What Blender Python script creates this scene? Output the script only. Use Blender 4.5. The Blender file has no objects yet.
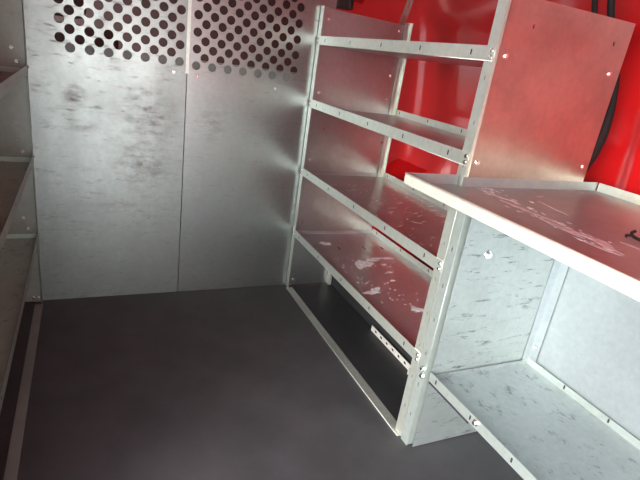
import bpy, bmesh, math, random
from mathutils import Vector, Matrix
random.seed(7)
sc = bpy.context.scene
COL = sc.collection

# ------------------------------------------------------------------ calibration
XS, XB, YN = 0.482, 0.888, -0.986      # right unit: aisle face, back, near end
XL = -0.493                            # left unit: aisle face
LV = [1.067, 0.833, 0.556, 0.282]      # shelf lip tops
CT, CX0, CX1 = 0.777, 0.324, 0.95      # countertop lip top, front, back
BX, BY, BZ = 0.8385, -1.034, 0.261     # bench back, far side wall, lower shelf lip top
LVL = [0.844, 0.560, 0.287]            # left unit lip tops

# ------------------------------------------------------------------ materials
def new_mat(name):
    m = bpy.data.materials.new(name); m.use_nodes = True
    nt = m.node_tree; b = nt.nodes['Principled BSDF']
    return m, nt, b
def N(nt, t, **k):
    n = nt.nodes.new(t)
    for a, v in k.items(): setattr(n, a, v)
    return n
def ramp(nt, src, p0, p1, c0=(0,0,0,1), c1=(1,1,1,1)):
    r = N(nt, 'ShaderNodeValToRGB')
    r.color_ramp.elements[0].position = p0; r.color_ramp.elements[0].color = c0
    r.color_ramp.elements[1].position = p1; r.color_ramp.elements[1].color = c1
    nt.links.new(src, r.inputs[0]); return r.outputs[0]
def math_(nt, op, a, b=None, clamp=False):
    n = N(nt, 'ShaderNodeMath', operation=op); n.use_clamp = clamp
    for i, v in enumerate((a, b)):
        if v is None: continue
        if isinstance(v, (int, float)): n.inputs[i].default_value = v
        else: nt.links.new(v, n.inputs[i])
    return n.outputs[0]
def noise(nt, vec, scale, detail=4, rough=.6, stretch=(1,1,1), off=0.0):
    mp = N(nt, 'ShaderNodeMapping'); mp.inputs['Scale'].default_value = stretch
    mp.inputs['Location'].default_value = (off, off*.7, off*1.3)
    nt.links.new(vec, mp.inputs['Vector'])
    n = N(nt, 'ShaderNodeTexNoise'); n.inputs['Scale'].default_value = scale
    n.inputs['Detail'].default_value = detail; n.inputs['Roughness'].default_value = rough
    nt.links.new(mp.outputs[0], n.inputs['Vector']); return n.outputs['Fac']
def mixc(nt, fac, a, b, mode='MIX'):
    n = N(nt, 'ShaderNodeMix', data_type='RGBA', blend_type=mode)
    if isinstance(fac, (int, float)): n.inputs[0].default_value = fac
    else: nt.links.new(fac, n.inputs[0])
    for i, v in ((6, a), (7, b)):
        if isinstance(v, tuple): n.inputs[i].default_value = v
        else: nt.links.new(v, n.inputs[i])
    return n.outputs[2]
def blob(nt, vec, c, r):
    """soft mask 1 inside an ellipsoid"""
    s = N(nt, 'ShaderNodeVectorMath', operation='SUBTRACT'); nt.links.new(vec, s.inputs[0]); s.inputs[1].default_value = c
    d = N(nt, 'ShaderNodeVectorMath', operation='DIVIDE'); nt.links.new(s.outputs[0], d.inputs[0]); d.inputs[1].default_value = r
    l = N(nt, 'ShaderNodeVectorMath', operation='LENGTH'); nt.links.new(d.outputs[0], l.inputs[0])
    return math_(nt, 'SUBTRACT', 1.0, l.outputs['Value'], clamp=True)

def galv(name, base=(.74,.76,.75), rough=.36, dirt=.35, stretch=(1,1,1), scuff=.3, scuff_stretch=(3,3,22),
         flecks=0.0, blobs=(), bx=0.0, s_lo=.60, bump=.12, off=0.0, metallic=1.0, dirtcol=(.20,.195,.18)):
    m, nt, b = new_mat(name)
    tc = N(nt, 'ShaderNodeTexCoord'); v = tc.outputs['Object']
    n1 = noise(nt, v, 5, 6, .65, stretch, off)
    cloud = ramp(nt, n1, .42, .72)
    n2 = noise(nt, v, 6, 8, .75, scuff_stretch, off+3)
    sc_ = ramp(nt, n2, s_lo, s_lo+.09)
    n3 = noise(nt, v, 60, 3, .6, (1,1,1), off)          # spangle
    col = mixc(nt, ramp(nt, n3, .3, .7), tuple(c*.93 for c in base)+(1,), tuple(min(1,c*1.05) for c in base)+(1,))
    f = math_(nt, 'MULTIPLY', cloud, dirt)
    col = mixc(nt, f, col, tuple(c*.55 for c in base)+(1,))
    f2 = math_(nt, 'MULTIPLY', sc_, scuff)
    if blobs:
        tot = None
        for c, r, s in blobs:
            c = (c[0]-bx, c[1], c[2])
            g = math_(nt, 'MULTIPLY', blob(nt, v, c, r), s)
            tot = g if tot is None else math_(nt, 'ADD', tot, g)
        n4 = noise(nt, v, 26, 8, .78, (.7,1,1.6), off+9)
        tot = math_(nt, 'MULTIPLY', ramp(nt, n4, .44, .66), math_(nt, 'MULTIPLY', tot, 1.1, clamp=True))
        f2 = math_(nt, 'MAXIMUM', f2, tot)
    col = mixc(nt, f2, col, dirtcol+(1,))
    met = metallic
    rg = math_(nt, 'ADD', math_(nt, 'MULTIPLY', n1, .18), rough-.09)
    rg = math_(nt, 'ADD', rg, math_(nt, 'MULTIPLY', f2, .3), clamp=True)
    if flecks:
        n5 = noise(nt, v, 34, 4, .6, (1,3.5,1), off+5)
        f5 = math_(nt, 'MULTIPLY', ramp(nt, n5, .69, .73), flecks)
        col = mixc(nt, f5, col, (.85,.82,.80,1))
        rg = math_(nt, 'ADD', rg, math_(nt, 'MULTIPLY', f5, .4), clamp=True)
    nt.links.new(col, b.inputs['Base Color']); nt.links.new(rg, b.inputs['Roughness'])
    b.inputs['Metallic'].default_value = met
    bp = N(nt, 'ShaderNodeBump'); bp.inputs['Strength'].default_value = bump; bp.inputs['Distance'].default_value = .004
    nt.links.new(noise(nt, v, 3.5, 3, .5, (1,1,1), off), bp.inputs['Height']); nt.links.new(bp.outputs[0], b.inputs['Normal'])
    return m

M = {}
M['part_l'] = galv('galvanised_partition_left', (.35,.37,.35), .38, .45, (1,1,.7), .45, (3,3,14), s_lo=.55,
    blobs=[((-.16,0,.52),(.10,.3,.10),.9), ((-.12,0,.60),(.16,.3,.25),.5), ((-.36,0,.76),(.05,.3,.05),1.0), ((-.34,0,.66),(.05,.3,.03),.7),
           ((-.25,0,.38),(.16,.3,.02),.7), ((-.22,0,.30),(.14,.3,.02),.6), ((-.12,0,.73),(.10,.3,.12),.6), ((-.2,0,.2),(.2,.3,.05),.4)], bx=-.50075)
M['part_r'] = galv('galvanised_partition_right', (.42,.445,.43), .325, .35, (1,1,.7), .35, (3,3,14), s_lo=.56, bump=.05, off=4,
    blobs=[((.10,0,.70),(.07,.3,.12),.8), ((.2,0,.66),(.1,.3,.1),.3), ((.05,0,.45),(.06,.3,.1),.5)], bx=.27325)
M['panel'] = galv('galvanised_end_panel', (.60,.60,.59), .325, .25, (1,1,1), .10, (4,4,14), s_lo=.70, off=2)
M['panel_clean'] = galv('galvanised_near_panel', (.52,.48,.41), .34, .6, (1,1,1), .06, (4,4,10), off=7)

M['shelf'] = galv('galvanised_shelf', (.50,.48,.485), .33, .35, (1,1,1), .15, (4,2,4), s_lo=.68, flecks=.6, off=5, metallic=.72, dirtcol=(.4,.38,.38))
M['shelf_plain'] = galv('galvanised_shelf_plain', (.56,.54,.545), .33, .3, (1,1,1), .15, (4,2,4), s_lo=.68, off=6, metallic=.75, dirtcol=(.4,.38,.38))
M['rail'] = galv('galvanised_rail', (.74,.78,.70), .42, .15, (1,1,1), .25, (6,6,6), off=1, metallic=.8)

M['bench'] = galv('galvanised_bench_panel', (.43,.475,.465), .50, .35, (1,1,1), .85, (2.2,3,13), s_lo=.56, off=8, metallic=.75, dirtcol=(.12,.135,.135))

M['bench_back'] = galv('galvanised_bench_back', (.45,.495,.51), .46, .25, (1,1,1), .15, (5,5,5), off=12, metallic=.75)

M['bench_shelf'] = galv('galvanised_bench_shelf', (.46,.50,.50), .44, .35, (1,1,1), .7, (5,3,5), s_lo=.56, off=10, metallic=.75, dirtcol=(.17,.18,.18))
M['bench_post'] = galv('galvanised_bench_post', (.62,.69,.65), .42, .15, (1,1,1), .3, (6,6,6), off=21, metallic=.75)

M['counter'] = galv('galvanised_counter', (.34,.395,.395), .40, .35, (1,1,1), .10, (4,2,4), flecks=.3, off=14, metallic=.5, dirtcol=(.4,.37,.36))

M['counter_lip'] = galv('galvanised_counter_lip', (.66,.645,.55), .5, .05, (1,1,1), .04, (4,2,4), off=15, metallic=.4)

M['left_shelf'] = galv('left_unit_shelf_sheet', (.50,.63,.55), .5, .35, (1,1,1), .5, (4,3,4), s_lo=.56, off=19, metallic=.2, dirtcol=(.10,.08,.07))
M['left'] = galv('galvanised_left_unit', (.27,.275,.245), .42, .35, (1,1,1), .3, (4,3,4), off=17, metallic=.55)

def simple(name, col, rough, met=0., var=.12, scale=8, coat=0., bump=0.):
    m, nt, b = new_mat(name)
    tc = N(nt, 'ShaderNodeTexCoord')
    n = noise(nt, tc.outputs['Object'], scale, 5, .6)
    c = mixc(nt, ramp(nt, n, .35, .65), tuple(x*(1-var) for x in col)+(1,), tuple(min(1,x*(1+var)) for x in col)+(1,))
    nt.links.new(c, b.inputs['Base Color'])
    b.inputs['Roughness'].default_value = rough; b.inputs['Metallic'].default_value = met
    b.inputs['Coat Weight'].default_value = coat; b.inputs['Coat Roughness'].default_value = .08
    if bump:
        bp = N(nt, 'ShaderNodeBump'); bp.inputs['Strength'].default_value = bump; bp.inputs['Distance'].default_value = .002
        nt.links.new(noise(nt, tc.outputs['Object'], 220, 3, .6), bp.inputs['Height']); nt.links.new(bp.outputs[0], b.inputs['Normal'])
    return m
M['red'] = simple('red_body_paint', (.62,.008,.010), .28, coat=.6, var=.06, scale=3)
M['mat'] = simple('charcoal_floor_mat', (.050,.049,.051), .62, var=.18, scale=6, bump=.25)
M['black'] = simple('black_mat', (.020,.020,.021), .55, var=.15, bump=.2)
M['plastic'] = simple('dark_plastic', (.03,.014,.014), .5)
M['cable'] = simple('black_cable', (.008,.006,.006), .75)
M['bolt'] = simple('zinc_bolt', (.85,.85,.82), .25, met=1.)
M['hole'] = simple('painted_gap_shade', (.03,.03,.03), .6)  # near-black colour standing in for shade inside slots and gaps
M['paint'] = simple('dried_white_paint', (.86,.83,.85), .7, var=.2, scale=60)
M['scuff'] = simple('chalky_scuff', (.60,.54,.55), .6, var=.2, scale=60)
M['strip'] = simple('beige_punched_strip', (.62,.60,.55), .45, met=.3)
M['cab'] = simple('dark_cab_trim', (.06,.035,.032), .7)
M['ground'] = simple('pale_concrete', (.62,.60,.57), .9, scale=2)
M['seat'] = simple('dark_seat_fabric', (.09,.05,.045), .85)
M['bar'] = simple('dull_grey_bar', (.20,.21,.19), .6)

# ------------------------------------------------------------------ mesh helpers
def bm_box(bm, x0, x1, y0, y1, z0, z1, bev=0):
    r = bmesh.ops.create_cube(bm, size=1)
    bmesh.ops.scale(bm, vec=(abs(x1-x0), abs(y1-y0), abs(z1-z0)), verts=r['verts'])
    bmesh.ops.translate(bm, vec=((x0+x1)/2, (y0+y1)/2, (z0+z1)/2), verts=r['verts'])
    if bev:
        es = {e for v in r['verts'] for e in v.link_edges}
        bmesh.ops.bevel(bm, geom=list(es), offset=bev, segments=2, affect='EDGES', profile=.6)
def slot_poly(cx, cy, w, h, n=5):
    """rounded slot, long axis vertical if h>w"""
    pts = []
    if h >= w:
        r = w/2; d = h/2-r
        for k in range(n+1): a = math.pi*k/n; pts.append((cx+r*math.cos(a), cy+d+r*math.sin(a)))
        for k in range(n+1): a = math.pi+math.pi*k/n; pts.append((cx+r*math.cos(a), cy-d+r*math.sin(a)))
        if d < 1e-6: pts = [(cx+r*math.cos(2*math.pi*k/16), cy+r*math.sin(2*math.pi*k/16)) for k in range(16)]
    else:
        pts = [(cx+(y-cy), cy+(x-cx)) for x, y in slot_poly(cx, cy, h, w, n)]
    return pts
def bm_plate(bm, outline, holes, thick, origin, ux, uy):
    """sheet with real holes: outline/holes in the (ux,uy) plane at origin, thick centred"""
    cu = bpy.data.curves.new('tmp', 'CURVE'); cu.dimensions = '2D'; cu.fill_mode = 'BOTH'; cu.extrude = thick/2
    for poly in [outline]+holes:
        s = cu.splines.new('POLY'); s.points.add(len(poly)-1)
        for i, (x, y) in enumerate(poly): s.points[i].co = (x, y, 0, 1)
        s.use_cyclic_u = True
    o = bpy.data.objects.new('tmp', cu); COL.objects.link(o)
    dg = bpy.context.evaluated_depsgraph_get()
    me = bpy.data.meshes.new_from_object(o.evaluated_get(dg))
    ux, uy = Vector(ux).normalized(), Vector(uy).normalized(); uz = ux.cross(uy)
    mt = Matrix((( ux.x, uy.x, uz.x, origin[0]), (ux.y, uy.y, uz.y, origin[1]), (ux.z, uy.z, uz.z, origin[2]), (0,0,0,1)))
    me.transform(mt); bm.from_mesh(me)
    bpy.data.objects.remove(o); bpy.data.curves.remove(cu); bpy.data.meshes.remove(me)
def rect(x0, x1, y0, y1): return [(x0,y0),(x1,y0),(x1,y1),(x0,y1)]
def bm_tube(bm, pts, r, n=10):
    pts = [Vector(p) for p in pts]; rings = []
    for i, p in enumerate(pts):
        t = (pts[min(i+1, len(pts)-1)]-pts[max(i-1, 0)]).normalized()
        a = Vector((0,0,1)) if abs(t.z) < .9 else Vector((1,0,0))
        u = t.cross(a).normalized(); w = t.cross(u)
        rr = r[i] if isinstance(r, (list, tuple)) else r
        rings.append([bm.verts.new(p+rr*(math.cos(2*math.pi*k/n)*u+math.sin(2*math.pi*k/n)*w)) for k in range(n)])
    for a, b in zip(rings, rings[1:]):
        for k in range(n): bm.faces.new((a[k], a[(k+1)%n], b[(k+1)%n], b[k]))
    bm.faces.new(rings[0][::-1]); bm.faces.new(rings[-1])
def smooth_path(pts, n=8):
    P = [Vector(p) for p in pts]; P = [P[0]*2-P[1]]+P+[P[-1]*2-P[-2]]; out = []
    for i in range(1, len(P)-2):
        for k in range(n):
            t = k/n; a, b, c, d = P[i-1:i+3]
            out.append(.5*((2*b)+(c-a)*t+(2*a-5*b+4*c-d)*t*t+(3*b-a-3*c+d)*t**3))
    out.append(P[-2]); return out
def obj(name, bm, mat, parent=None, smooth=False, bevel=0):
    me = bpy.data.meshes.new(name)
    bmesh.ops.recalc_face_normals(bm, faces=bm.faces[:])
    bm.to_mesh(me); bm.free()
    if smooth:
        for p in me.polygons: p.use_smooth = True
    me.materials.append(M[mat] if isinstance(mat, str) else mat)
    o = bpy.data.objects.new(name, me); COL.objects.link(o)
    if parent:
        o.parent = parent
        off = Vector((0,0,0)); q = parent
        while q: off += q.location; q = q.parent
        me.transform(Matrix.Translation(-off))
        if off.length: pass
    if bevel:
        b = o.modifiers.new('Bevel', 'BEVEL'); b.width = bevel; b.segments = 2; b.limit_method = 'ANGLE'; b.angle_limit = math.radians(50)
    return o
def thing(name, label, cat, loc=(0,0,0), group=None):
    o = bpy.data.objects.new(name, None); COL.objects.link(o); o.location = loc; o.empty_display_size = .1
    o['label'] = label; o['category'] = cat
    if group: o['group'] = group
    return o
def tag(o, label, cat, group=None):
    o['label'] = label; o['category'] = cat
    if group: o['group'] = group
    return o
def struct(name, bm, mat, smooth=False, label=None):
    o = obj(name, bm, mat, None, smooth); o['kind'] = 'structure'
    return o
def bolt(parent, p, axis, r=.0055, h=.004, name='bolt'):
    """pan head fastener at p pointing along axis ('-x','+x','-y','+z')"""
    bm = bmesh.new()
    for rr, z0, z1 in ((r*1.45, 0, .0012), (r, .0012, h)):
        bmesh.ops.create_cone(bm, cap_ends=True, segments=12 if rr > r else 6, radius1=rr, radius2=rr*.86, depth=z1-z0,
                              matrix=Matrix.Translation((0,0,(z0+z1)/2)))
    d = {'-x':(-1,0,0), '+x':(1,0,0), '-y':(0,-1,0), '+z':(0,0,1), '-z':(0,0,-1)}[axis]
    q = Vector((0,0,1)).rotation_difference(Vector(d)).to_matrix().to_4x4()
    bmesh.ops.transform(bm, matrix=Matrix.Translation(p) @ q, verts=bm.verts[:])
    return obj(name, bm, 'bolt', parent)

T = .0016
def post(parent, x, y, h, sx, sy, w=.030, z0=0.0, mat='rail', slots=True):
    """L-angle upright with corner at (x,y); flange A in the x=const plane runs sy*w, flange B in y=const plane runs sx*w"""
    bm = bmesh.new()
    hs = [slot_poly(sy*w*.5, z, .0035, .011) for z in [z0+.10+.1*k for k in range(int((h-.12)/.1))]] if slots else []
    hb = [slot_poly(sx*w*.5, z, .0045, .0045) for z in [z0+.05+.2*k for k in range(int((h-.08)/.2))]] if slots else []
    a, b = sorted((0, sy*w)); bm_plate(bm, rect(a, b, z0, z0+h), hs, T, (x, y, 0), (0,1,0), (0,0,1))
    a, b = sorted((0, sx*w)); bm_plate(bm, rect(a, b, z0, z0+h), hb, T, (x, y, 0), (1,0,0), (0,0,1))
    return obj('post', bm, mat, parent)
def tray(name, parent, x0, x1, y0, y1, top, lip, mat, slot_ys=(), lipmat=None, surf_slots=(), lips='fbne', open_front=None):
    """tray shelf: sheet at top-lip, upstands; x0 is the aisle side. Returns (shelf, lip object)"""
    bm = bmesh.new(); zf = top-lip
    bm_plate(bm, rect(x0, x1, y1, y0), [slot_poly(x, y, w, h) for x, y, w, h in surf_slots], T, (0,0,zf), (1,0,0), (0,1,0))
    s = obj(name, bm, mat, parent)
    zc = top-lip*.5
    for xx, dy in ((x0, 0), (x1, .03)):
        bm = bmesh.new()
        hs = [slot_poly(y+dy, zc, .0055, .0135) for y in slot_ys]
        bm_plate(bm, rect(y1, y0, zf, top-(.005 if dy else 0)), hs, T, (xx, 0, 0), (0,1,0), (0,0,1))
        rl = obj('edge_rail', bm, lipmat or 'rail', parent)
        for y in slot_ys:                              # dark fill painting the shade inside each slot
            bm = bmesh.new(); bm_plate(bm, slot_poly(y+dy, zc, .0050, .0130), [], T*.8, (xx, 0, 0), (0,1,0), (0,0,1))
            obj('slot_shade', bm, 'hole', rl)
    for yy in (y0-.001, y1+.001):
        bm = bmesh.new()
        bm_plate(bm, rect(min(x0,x1)+.002, max(x0,x1)-.002, zf, zf+lip*.55), [], T, (0, yy, 0), (1,0,0), (0,0,1))
        obj('end_flange', bm, mat, s)
    return s
def splat(parent, name, cx, cy, z, rx, ry, mat='paint', n=22, seed=0, rot=0, jag=.35):
    rd = random.Random(seed); bm = bmesh.new(); ph = [rd.uniform(0, 6.28) for _ in range(4)]
    top = []; 
    for k in range(n):
        a = 2*math.pi*k/n
        r = 1+jag*(.5*math.sin(2*a+ph[0])+.35*math.sin(3*a+ph[1])+.3*math.sin(5*a+ph[2])+.25*math.sin(8*a+ph[3]))
        x, y = rx*r*math.cos(a), ry*r*math.sin(a)
        top.append((cx+x*math.cos(rot)-y*math.sin(rot), cy+x*math.sin(rot)+y*math.cos(rot)))
    bm_plate(bm, top, [], .0003, (0,0,z), (1,0,0), (0,1,0))
    return bm

# ------------------------------------------------------------------ van body (setting)
YR = -2.75                                           # rear opening
def wall_x(z):
    """inner skin profile: fairly upright, leaning in above the waist"""
    return 1.035 if z < .75 else 1.035-.10*((z-.75)/.6)**1.6
def body_wall(sign, name, YR=-2.75, yend=1.25, ztop=1.38):
    bm = bmesh.new(); ys = []; y = YR
    NY, NZ = 190, 60
    V = []
    for j in range(NZ+1):
        z = -.02+(ztop+.02)*j/NZ; row = []
        for i in range(NY+1):
            y = YR+(yend-YR)*i/NY
            x = wall_x(z)
            # pressed recess panels with rounded top corners
            for (a, b, zt, zb, dp) in ((-.44, .045, 1.21, .60, .010), (-1.02, -.60, 1.17, .10, .02), (-1.75, -1.2, 1.17, .12, .02)):
                sh = .25*(1.2-z)*0.25
                e = min((y-a-sh)/.012, (b-y+sh*.3)/.012, (zt-z)/.035, (z-zb)/.035)
                e = max(0, min(1, e)); x += dp*e*e*(3-2*e)
            row.append(bm.verts.new((sign*x, y, z)))
        V.append(row)
    for j in range(NZ):
        for i in range(NY):
            bm.faces.new((V[j][i], V[j][i+1], V[j+1][i+1], V[j+1][i]))
    o = struct(name, bm, 'red', smooth=True)
    s = o.modifiers.new('Solid', 'SOLIDIFY'); s.thickness = .03; s.offset = 1 if sign > 0 else -1
    return o
wr = body_wall(1, 'wall_right'); wl = body_wall(-1, 'wall_left', -1.15, .20)  # unseen left wall ends short, shaped to let daylight in from that side
for w_, s_ in ((wr, 1), (wl, -1)):
    # make the thickness grow away from the room
    me = w_.data
    n = me.polygons[0].normal
    w_.modifiers['Solid'].offset = 1 if n.x*s_ > 0 else -1

bm = bmesh.new()                                      # roof, gently domed with cross ribs
NX, NY = 40, 120; V = []
for i in range(NY+1):
    y = YR+(1.25-YR)*i/NY; row = []
    for j in range(NX+1):
        x = -.97+1.94*j/NX
        z = 1.31+.05*(1-(x/.97)**4)
        k = (y+2.75) % .55
        if k < .07: z -= .022*math.sin(math.pi*k/.07)
        row.append(bm.verts.new((x, y, z)))
    V.append(row)
for i in range(NY):
    for j in range(NX): bm.faces.new((V[i][j], V[i][j+1], V[i+1][j+1], V[i+1][j]))
struct('ceiling', bm, 'red', smooth=True).modifiers.new('Solid', 'SOLIDIFY').thickness = -.02
bm = bmesh.new(); bm_box(bm, -1.06, 1.06, YR, 1.25, -.03, 0.0)
struct('floor', bm, 'mat')
bm = bmesh.new(); bm_box(bm, -1.08, 1.08, 1.25, 1.29, -.03, 1.42)
struct('wall_front', bm, 'cab')  # unseen solid cab front, added to shut out windshield daylight
bm = bmesh.new(); bm_box(bm, .20, 1.02, YR-.05, YR-.01, -.02, 1.33, bev=.01)
bm_box(bm, .32, .90, YR-.012, YR+.012, .25, .85, bev=.01)
struct('door_1', bm, 'red')
bm = bmesh.new(); bm_box(bm, -40, 40, -60, 30, -.62, -.56)
struct('ground', bm, 'ground')
# black-lined wheel box low on the right
bm = bmesh.new(); bm_box(bm, .703, .870, -1.02, -.020, 0.0, .235, bev=.006)
struct('trim_1', bm, 'black')
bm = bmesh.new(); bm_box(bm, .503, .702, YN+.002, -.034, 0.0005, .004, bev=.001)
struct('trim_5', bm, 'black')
# red wheel-arch ledge above it
bm = bmesh.new()
prof = [(1.05,.10),(.925,.10),(.925,.520),(.945,.540),(1.05,.600)]
a = [bm.verts.new((x, -.14-(.60-z)*.10-(.05 if x < .95 else 0)*0, z)) for x, z in prof]; b = [bm.verts.new((x, .12, z)) for x, z in prof]
bm.faces.new(a); bm.faces.new(b[::-1])
for k in range(5): bm.faces.new((a[k], b[k], b[(k+1)%5], a[(k+1)%5]))
struct('trim_2', bm, 'red').modifiers.new('Bevel', 'BEVEL').width = .012

# embossed square and disc pressed into the red wall above the ledge
for kind, (y, z) in (('sq', (-.305,.640)), ('disc', (-.365,.640))):
    bm = bmesh.new()
    if kind == 'sq': bm_box(bm, 1.030, 1.048, y-.022, y+.022, z-.024, z+.024, bev=.004)
    else:
        bmesh.ops.create_cone(bm, cap_ends=True, segments=28, radius1=.026, radius2=.022, depth=.018, matrix=Matrix.Translation((1.039,y,z)) @ Matrix.Rotation(-math.pi/2, 4, 'Y'))
    struct('trim_3' if kind == 'sq' else 'trim_4', bm, 'red')
# ------------------------------------------------------------------ partition
P = .0285
def perforated(name, label, x0, x1, cols0, ncol, nodd_shift, mat, top, z0=.909):
    hs = []; grey = []
    z = z0; r = 0
    while z < top-.03:
        start = cols0 if r % 2 == 0 else cols0+nodd_shift
        for k in range(ncol):
            hs.append([(start+.0572*k+.0150*math.cos(2*math.pi*q/20), z+.0150*math.sin(2*math.pi*q/20)) for q in range(20)])
        z += .0279; r += 1
    bm = bmesh.new()
    bm_plate(bm, rect(x0, x1, .001, top), hs, T, (0,0,0), (1,0,0), (0,0,1))
    # folded stiffening edges toward the cab
    bm_box(bm, x0, x0+T, 0, .022, .001, top); bm_box(bm, x1-T, x1, 0, .022, .001, top)
    t = thing(name, label, 'partition', ((x0+x1)/2, 0, 0))
    obj('perforated_sheet', bm, mat, t)
    bm = bmesh.new(); bm_box(bm, x0+.01, x1-.01, .006, .024, .884, .922)
    obj('stiffener_bar', bm, 'bar', t)
    return t
pl = perforated('partition_panel', 'perforated galvanised steel bulkhead panel on the left, heavily scuffed, beside the left rack', -1.0, -.0015, -.3700, 7, -.0285, 'part_l', 1.28)
pr = perforated('partition_panel', 'perforated galvanised steel bulkhead panel on the right with red glow, behind the five-tier rack', .0015, .545, .0310, 7, .0287, 'part_r', 1.28, .9025)
for x, z in ((-.045,.872),): bolt(pl, (x, -.0008, z), '-y', .0045)
for x, z in ((.035,.868),(.335,.855)): bolt(pr, (x, -.0008, z), '-y', .0045)
bm = bmesh.new(); bm_box(bm, -.006, .006, -.0040, -.0010, .872, 1.28, bev=.001)
obj('seam_strip', bm, 'rail', pr)

# ------------------------------------------------------------------ right shelving unit
SL = [-.083-.206*k for k in range(5)]
su = thing('shelving_unit', 'tall galvanised steel five-tier shelving rack with punched rails, on the right beside the perforated bulkhead', 'shelf', (XS+.2, -.49, 0))
YF = -.006
H = 1.172
for (x, y, sx, sy) in ((XS, YF-.024, 1, 1), (XB, YF-.002, -1, -1), (XS, YN-.006, 1, 1), (XB, YN-.006, -1, 1)):
    pass
pf = post(su, XS, YF, H, 1, -1)
pb = post(su, XB-.006, YF-.012, H-.29, -1, -1, z0=.29, w=.014)
bm = bmesh.new(); bm_box(bm, XB-.034, XB-.022, YF-.013, YF-.0115, .29, H-.002); obj('corner_angle', bm, 'rail', su)
pn = post(su, XS, YN, H-.002, 1, 1, w=.031)
pnb = post(su, XB, YN, H-.30, -1, 1, z0=.29)
# far end panel: full depth above the wheel box, narrow below it
def end_panel(y, pts, holes, mat):
    bm = bmesh.new(); bm_plate(bm, pts, holes, T, (0, y, 0), (1,0,0), (0,0,1)); return obj('end_panel', bm, mat, su)
end_panel(YF-.004, [(XS+.003,.004),(.695,.004),(.695,.245),(XB-.008,.245),(XB-.008,H-.012),(XS+.003,H-.002)],
          [slot_poly(.56,.50+dz,.007,.007) for dz in (.22,)]+[slot_poly(.85,.68,.009,.009)], 'panel')
end_panel(YN-.0020, [(XS+.006,.004),(.695,.004),(.695,.245),(XB,.245),(XB-.0,H+.001),(XS+.006,H+.001)],
          [slot_poly(.567,1.118,.006,.010), slot_poly(.835,1.120,.006,.010)], 'panel_clean')
bm = bmesh.new()                                       # short angle at the back edge of the low compartment
bm_box(bm, .683, .697, YF-.030, YF-.006, .004, .245)
obj('corner_angle', bm, 'rail', su)
trays = []
for i, z in enumerate(LV):
    ss = ()
    if i == 3: ss = ()
    trays.append(tray('shelf', su, XS-.0012, XB-.003, YF-.0065, YN+.003, z, .031, 'shelf' if i in (2,) else 'shelf_plain', SL, 'rail', ss))
    for y in (YF-.012, YN+.012):
        bolt(pf if y > -.5 else pn, (XS-.0025, y, z-.010), '-x', .0038, .003)
        bolt(pf if y > -.5 else pn, (XS-.0025, y, z-.024), '-x', .0038, .003)
for z in LV[:3]+[LV[3]]:
    bolt(pb, (XB-.02, YF-.0465, z+.012), '-y', .0045) if False else None
for x, z in ((XS+.035, 1.13),(XB-.05, 1.135),(XB-.055,.96),(XS+.035,.86),(XB-.05,.865),(XS+.035,.59),(XS+.035,.31),(XS+.03,.03)):
    bolt(su, (x, YF-.0048, z), '-y', .0050)
for x, z in ((.509,1.050),(.853,1.052),(.505,.812),(.868,.818)):
    bolt(su, (x, YN-.0028, z), '-y', .0048, .004)
# floor rail, lying flat
bm = bmesh.new()
bm_plate(bm, rect(.470, .500, YN+.004, YF-.03), [slot_poly(.485, y, .004, .010) for y in SL[1:]]+[slot_poly(.485, -.62, .005, .012), slot_poly(.488,-.60,.004,.01)], .004, (0,0,.0022), (1,0,0), (0,1,0))
obj('floor_rail', bm, 'rail', su)
# marks on the third and fourth shelves
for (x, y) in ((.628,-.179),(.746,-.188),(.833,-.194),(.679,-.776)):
    bm = bmesh.new(); bm_plate(bm, slot_poly(x, y, .006, .026), [], .0010, (0,0,LV[3]-.031+.0012), (1,0,0), (0,1,0)); obj('slot_shade', bm, 'hole', trays[3])  # dark plates on the sheet, painted shade of open slots
bolt(su, (XS+.012, YN+.010, LV[0]-.033), '-z', .006, .008); bolt(su, (XS+.004, YN+.020, LV[0]-.033), '-z', .004, .010)
s4 = trays[3]; zf = LV[3]-.031+.0010
for (x, y, rx, ry, sd, r, jg) in ((.655,-.345,.034,.036,3,.3,.55),(.715,-.31,.030,.014,5,.3,.6),(.785,-.30,.038,.011,21,-.15,.6),(.575,-.570,.030,.020,8,.4,.7),
        (.589,-.125,.022,.020,9,.2,.5),(.665,-.715,.018,.022,11,.2,.7),(.69,-.745,.022,.012,12,.2,.6),(.725,-.43,.016,.006,17,.4,.6),(.70,-.50,.010,.006,18,0,.5)):
    o = obj('paint_splash', splat(s4, '', x, y, zf, rx, ry, seed=sd, rot=r, jag=jg, n=36), 'paint', s4); o['label'] = 'dried white paint splash'
rd = random.Random(9); bm = bmesh.new()
for k in range(70):
    cx, cy, sp = rd.choice(((.60,-.33,.03),(.57,-.42,.03),(.58,-.50,.035),(.64,-.60,.05),(.68,-.72,.04),(.75,-.36,.04)))
    b2 = splat(None, '', rd.gauss(cx, sp), rd.gauss(cy, sp), zf, rd.uniform(.0015,.006), rd.uniform(.0015,.004), seed=k, rot=rd.uniform(0,3), n=8); me = bpy.data.meshes.new('t'); b2.to_mesh(me); b2.free(); bm.from_mesh(me); bpy.data.meshes.remove(me)
o = obj('paint_specks', bm, 'paint', s4); o['kind'] = 'stuff'
rd = random.Random(4); bm = bmesh.new()
for k in range(120):                                    # small white flecks and scratches on the third shelf
    x, y = rd.uniform(.53, .85), rd.uniform(-.93, -.15); L = rd.uniform(.004, .020); a = rd.gauss(.5, .5)
    b2 = splat(None, '', x, y, LV[2]-.031+.001, L, rd.uniform(.0010,.0022), seed=k, rot=a, n=8); me = bpy.data.meshes.new('t'); b2.to_mesh(me); b2.free(); bm.from_mesh(me); bpy.data.meshes.remove(me)
o = obj('scratch_marks', bm, 'paint', trays[2]); o['kind'] = 'stuff'

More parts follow.
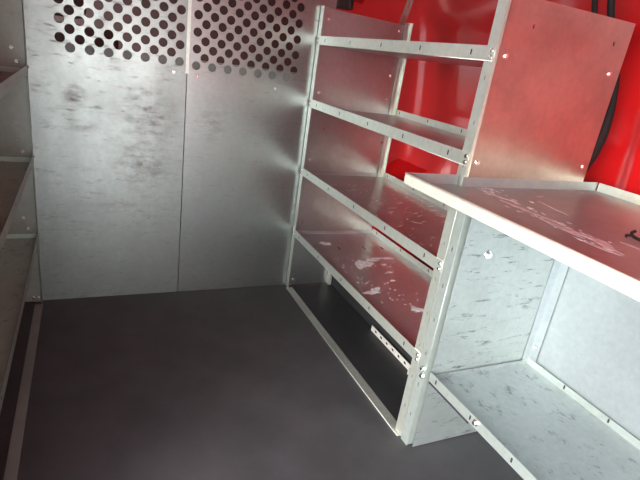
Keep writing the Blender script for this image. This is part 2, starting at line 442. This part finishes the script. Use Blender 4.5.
# ------------------------------------------------------------------ workbench
YE = -2.10
wb = thing('workbench', 'galvanised steel bench with pale front lip and open cupboard below, beside the tall rack', 'workbench', (.63, -1.55, 0))
Y0 = YN-.003; YT = -.970                                # the front corner runs a little past the rack's post
bm = bmesh.new()
bm_plate(bm, [(CX0,YE),(CX1,YE),(CX1,Y0),(XS-.007,Y0),(XS-.007,YT),(CX0,YT)], [], T, (0,0,CT-.024), (1,0,0), (0,1,0))
ct = obj('countertop', bm, 'counter', wb)
for nm, mt, org, ax, q in (('front_lip','counter_lip',(CX0,0,0),(0,1,0),(YE,YT)), ('back_lip','rail',(CX1,0,0),(0,1,0),(YE,Y0-.004)),
                           ('end_lip','counter',(0,Y0,0),(1,0,0),(XS-.007,CX1)), ('end_lip','counter',(0,YT,0),(1,0,0),(CX0,XS-.007))):
    bm = bmesh.new(); bm_plate(bm, rect(q[0], q[1], CT-.024, CT), [], T, org, ax, (0,0,1)); obj(nm, bm, mt, ct)
bm = bmesh.new()                                       # rounded hem on the front lip
bm_tube(bm, [(CX0, YT, CT-.001), (CX0, YE, CT-.001)], .0026, 8)
obj('front_hem', bm, 'counter_lip', ct, smooth=True)
zc_ = CT-.024+.0010; rd = random.Random(11)
for (x, y, rx, ry, sd, r) in ((.520,-1.065,.005,.060,1,.15),(.505,-1.17,.007,.070,2,.12),(.490,-1.27,.008,.065,3,.03),(.500,-1.345,.009,.050,4,-.25),(.540,-.998,.014,.006,5,.3),(.552,-1.008,.006,.005,6,0),
        (.60,-1.15,.0022,.05,7,-.2),(.66,-1.06,.012,.0025,9,.3),(.84,-1.0,.02,.0025,10,.1),(.865,-1.01,.006,.004,11,0),(.56,-1.38,.003,.03,12,.2),(.47,-1.36,.003,.05,13,.1)):
    o = obj('scuff_mark', splat(None, '', x, y, zc_, rx, ry, seed=sd, rot=r, jag=.6, n=40), 'scuff', ct); o['label'] = 'whitish scuff'
bm = bmesh.new()
for k in range(60):
    t_ = rd.random(); y = -1.0-.38*t_; x = .535-.05*t_+rd.gauss(0, .018)
    b2 = splat(None, '', x, y, zc_, rd.uniform(.0006,.0016), rd.uniform(.002,.009), seed=k, rot=rd.gauss(.1,.25), n=8); me = bpy.data.meshes.new('t'); b2.to_mesh(me); b2.free(); bm.from_mesh(me); bpy.data.meshes.remove(me)
o = obj('fine_scratches', bm, 'paint', ct); o['kind'] = 'stuff'
zt = CT-.026
for (y, s) in ((BY+.038, -1), (YE+.03, 1)):
    bm = bmesh.new(); bm_plate(bm, rect(XS+.006, BX+.012, .004, zt), [slot_poly(.53,.55,.006,.006)] if s < 0 else [], T, (0, BY if s < 0 else y, 0), (1,0,0), (0,0,1))
    obj('side_panel', bm, 'bench', wb)
bp1 = post(wb, XS-.004, BY+.042, zt-.002, 1, -1, w=.030, mat='bench_post')
post(wb, XS+.002, YE+.03, zt-.002, 1, 1, w=.038)
post(wb, BX+.002, BY-.003, zt-.002, -1, -1, w=.026, mat='bench_back', slots=False)
post(wb, BX+.002, YE+.034, zt-.002, -1, 1, w=.022, mat='bench_back', slots=False)
bm = bmesh.new()                                       # second flange of the near upright, in front of the side wall
bm_plate(bm, rect(XS-.004, XS+.030, .004, zt), [slot_poly(XS+.017,.42,.006,.012), slot_poly(XS+.017,.62,.005,.010)], T, (0, BY+.012, 0), (1,0,0), (0,0,1))
obj('corner_angle', bm, 'bench_post', wb)
bm = bmesh.new(); bm_plate(bm, rect(YE+.032, BY-.002, .004, zt), [], T, (BX+.007, 0, 0), (0,1,0), (0,0,1))
obj('back_panel', bm, 'bench_back', wb)
bs = tray('lower_shelf', wb, XS, BX, BY-.004, YE+.034, BZ, .026, 'bench_shelf', [-1.065-.135*k for k in range(7)], 'bench_post')
bm = bmesh.new(); bm_box(bm, XS-.0012, XS+.001, BY-.165, BY-.006, BZ-.0325, BZ-.0285); obj('gap_shade', bm, 'hole', bs)  # dark bar painting the shaded gap under the front rail
bolt(wb, (.57, BY-.001, .594), '-y', .0085, .008, 'bolt')
for p in ((XS-.005, BY+.024, BZ-.008), (XS-.005, BY+.020, BZ-.028)): bolt(bp1, p, '-x', .0058, .006)
bolt(wb, (XS-.0012, BY-.185, BZ-.012), '-x', .006, .006)
for p in ((BX-.0008, BY-.014, BZ+.035), (BX-.0008, BY-.012, .70)): bolt(wb, p, '-x', .0045, .003)

# ------------------------------------------------------------------ left shelving unit
lu = thing('shelving_unit', 'dim brownish steel shelving rack at the far left, beside the scuffed left bulkhead panel', 'shelf', (-.70, -.6, 0))
LX1 = -.90; LYN = -1.10
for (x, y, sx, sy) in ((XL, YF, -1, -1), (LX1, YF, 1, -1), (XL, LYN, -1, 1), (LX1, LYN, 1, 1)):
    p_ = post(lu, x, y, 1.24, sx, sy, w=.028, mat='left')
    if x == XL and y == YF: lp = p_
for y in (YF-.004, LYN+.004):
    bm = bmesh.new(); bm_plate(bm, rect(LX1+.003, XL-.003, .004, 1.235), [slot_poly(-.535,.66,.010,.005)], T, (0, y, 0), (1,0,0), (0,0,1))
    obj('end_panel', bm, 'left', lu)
bm = bmesh.new(); bm_plate(bm, rect(LYN+.003, YF-.006, .004, 1.235), [], T, (LX1-.002, 0, 0), (0,1,0), (0,0,1)); obj('back_panel', bm, 'left_shelf', lu)  # unseen back sheet, added to keep red bounce off the shelves
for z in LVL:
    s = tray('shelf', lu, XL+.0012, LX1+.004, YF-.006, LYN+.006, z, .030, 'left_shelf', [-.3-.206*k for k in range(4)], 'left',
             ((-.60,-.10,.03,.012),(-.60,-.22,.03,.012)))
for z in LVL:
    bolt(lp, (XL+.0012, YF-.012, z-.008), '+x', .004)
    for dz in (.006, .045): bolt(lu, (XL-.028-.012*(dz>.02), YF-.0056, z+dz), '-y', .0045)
for x in (-.505, -.52): bolt(lu, (x, YF-.0056, .02), '-y', .0035)
bm = bmesh.new(); bm_plate(bm, rect(XL-.022, XL+.004, LYN, YF-.03), [], .004, (0,0,.0022), (1,0,0), (0,1,0))
obj('floor_rail', bm, 'bar', lu)

# ------------------------------------------------------------------ loose items
bm = bmesh.new()                                       # punched strip lying against the wheel box
bm_plate(bm, rect(-.735, -.445, .005, .029), [slot_poly(-.478-.042*k, .017, .016, .010) for k in range(6)], .002, (.686,0,0), (0,1,0), (0,0,1))
bm_box(bm, .668, .687, -.737, -.734, .005, .029)
tag(obj('punched_strip', bm, 'strip'), 'beige punched metal strip lying on the black mat under the lowest shelf', 'bracket')
bm = bmesh.new()                                       # hooked rod on the counter
z = CT-.024+.005; dyh = -.014
P1 = [(.628,-1.306,z+.006),(.616,-1.308,z+.004),(.606,-1.318,z+.001),(.602,-1.335,z),(.594,-1.37,z),(.584,-1.43,z),(.576,-1.48,z)]
P2 = [(.606,-1.318,z+.001),(.596,-1.312,z+.001),(.590,-1.316,z)]
bm_tube(bm, smooth_path([(a, b+dyh, c) for a, b, c in P1]), .0030, 10)
bm_tube(bm, smooth_path([(a, b+dyh, c) for a, b, c in P2]), .0024, 10)
tag(obj('hook_tool', bm, 'cable', smooth=True), 'small black hooked rod lying on the bench top at the right edge', 'tool')
# cables hanging from the roof and passing behind the rack's near end panel
for pts, r, lab in (
    ([(.800,-.90,1.345),(.820,-.90,1.26),(.838,-.90,1.205),(.868,-.90,1.15),(.905,-.89,1.09),(.915,-.88,.95),(.915,-.87,.80),(.915,-.87,.66),(.93,-.86,.60)],
     [.0075]*9, 'thinner left one of two black cables dropping behind the near end panel'),
    ([(.845,-.915,1.345),(.862,-.915,1.26),(.880,-.915,1.205),(.915,-.925,1.13),(.932,-.945,1.07),(.946,-.950,1.01),(.953,-.950,.95),(.950,-.950,.89),(.938,-.950,.84),(.926,-.945,.79),(.92,-.93,.70),(.93,-.92,.60)],
     [.009,.009,.009,.009,.009,.010,.014,.017,.016,.012,.010,.010], 'thicker right one of two black cables, bulging out beside the near end panel')):
    sp = smooth_path(pts, 6); rr = []
    for k in range(len(sp)):
        q = k/6; i = min(int(q), len(r)-2); rr.append(r[i]+(r[i+1]-r[i])*(q-i))
    bm = bmesh.new(); bm_tube(bm, sp, rr, 14)
    tag(obj('cable', bm, 'cable', smooth=True), lab, 'cable')
# dark fitting and sloping bracket above the far end panel
t = thing('pillar_fitting', 'dark plastic fitting above the far end panel beside the perforated bulkhead', 'fitting', (.585, .03, 1.17))
bm = bmesh.new(); bm_box(bm, .548, .622, .005, .06, 1.178, 1.30, bev=.008); obj('housing', bm, 'plastic', t)
bm = bmesh.new(); bm_tube(bm, smooth_path([(.57,.004,1.30),(.585,-.004,1.24),(.60,-.004,1.20),(.608,.004,1.182)]), .004, 8); obj('strap', bm, 'cab', t, smooth=True)
bm = bmesh.new()
bm_plate(bm, [(-.014,0),(.014,0),(.014,.17),(-.014,.17)], [slot_poly(0,.035,.005,.022), slot_poly(0,.09,.005,.03)], .003, (.858,.016,1.155), (1,0,-.2), (.2,0,1))
tag(obj('mounting_strip', bm, 'panel_clean'), 'slotted metal strip sloping up from the top of the rack\'s far rear post', 'bracket')

# two seats in the cab, seen only through the perforations
for x, lab in ((-.45, 'dark cab seat seen through the perforations of the left bulkhead panel'),):
    t = thing('cab_seat', lab, 'seat', (x, .45, 0))
    bm = bmesh.new(); bm_box(bm, x-.24, x+.24, .35, .85, .001, .40, bev=.04); obj('seat', bm, 'seat', t)
    bm = bmesh.new(); bm_box(bm, x-.24, x+.24, .26, .38, .38, .98, bev=.04); obj('backrest', bm, 'seat', t)
    bm = bmesh.new(); bm_box(bm, x-.13, x+.13, .27, .36, 1.00, 1.18, bev=.03)
    bm_tube(bm, [(x-.06,.32,.96),(x-.06,.32,1.02)], .006); bm_tube(bm, [(x+.06,.32,.96),(x+.06,.32,1.02)], .006)
    obj('headrest', bm, 'seat', t)

# ------------------------------------------------------------------ light
w = bpy.data.worlds.new('World'); sc.world = w; w.use_nodes = True; nt = w.node_tree
bg = nt.nodes['Background']
tc = N(nt, 'ShaderNodeTexCoord'); sx = N(nt, 'ShaderNodeSeparateXYZ'); nt.links.new(tc.outputs['Generated'], sx.inputs[0])
c = ramp(nt, sx.outputs['Z'], .0, .55, (1.0,.97,.92,1), (.72,.86,1,1))
nt.links.new(c, bg.inputs['Color']); bg.inputs['Strength'].default_value = 8.5
sun = bpy.data.lights.new('sun', 'SUN'); sun.energy = 6.0; sun.angle = math.radians(35); sun.color = (1,.96,.90)
so = bpy.data.objects.new('sun', sun); COL.objects.link(so)
so.rotation_euler = Vector((.80, .48, -.24)).to_track_quat('-Z', 'Y').to_euler()

# ------------------------------------------------------------------ camera
cam = bpy.data.cameras.new('camera'); cam.sensor_width = 36; cam.lens = 490.006*36/640; cam.clip_start = .02
co = bpy.data.objects.new('camera', cam); COL.objects.link(co); sc.camera = co
R = Vector((.90593482,-.40018939,.13831327)); D = Vector((-.02245381,-.37160618,-.92811889)); F = Vector((.4228214,.83770956,-.34563676))
co.matrix_world = Matrix(((R.x,-D.x,-F.x,-.322090),(R.y,-D.y,-F.y,-1.874128),(R.z,-D.z,-F.z,.990782),(0,0,0,1)))
vs = sc.view_settings; vs.view_transform = 'Standard'; vs.look = 'None'; vs.exposure = 0; vs.gamma = 1; vs.use_curve_mapping = False
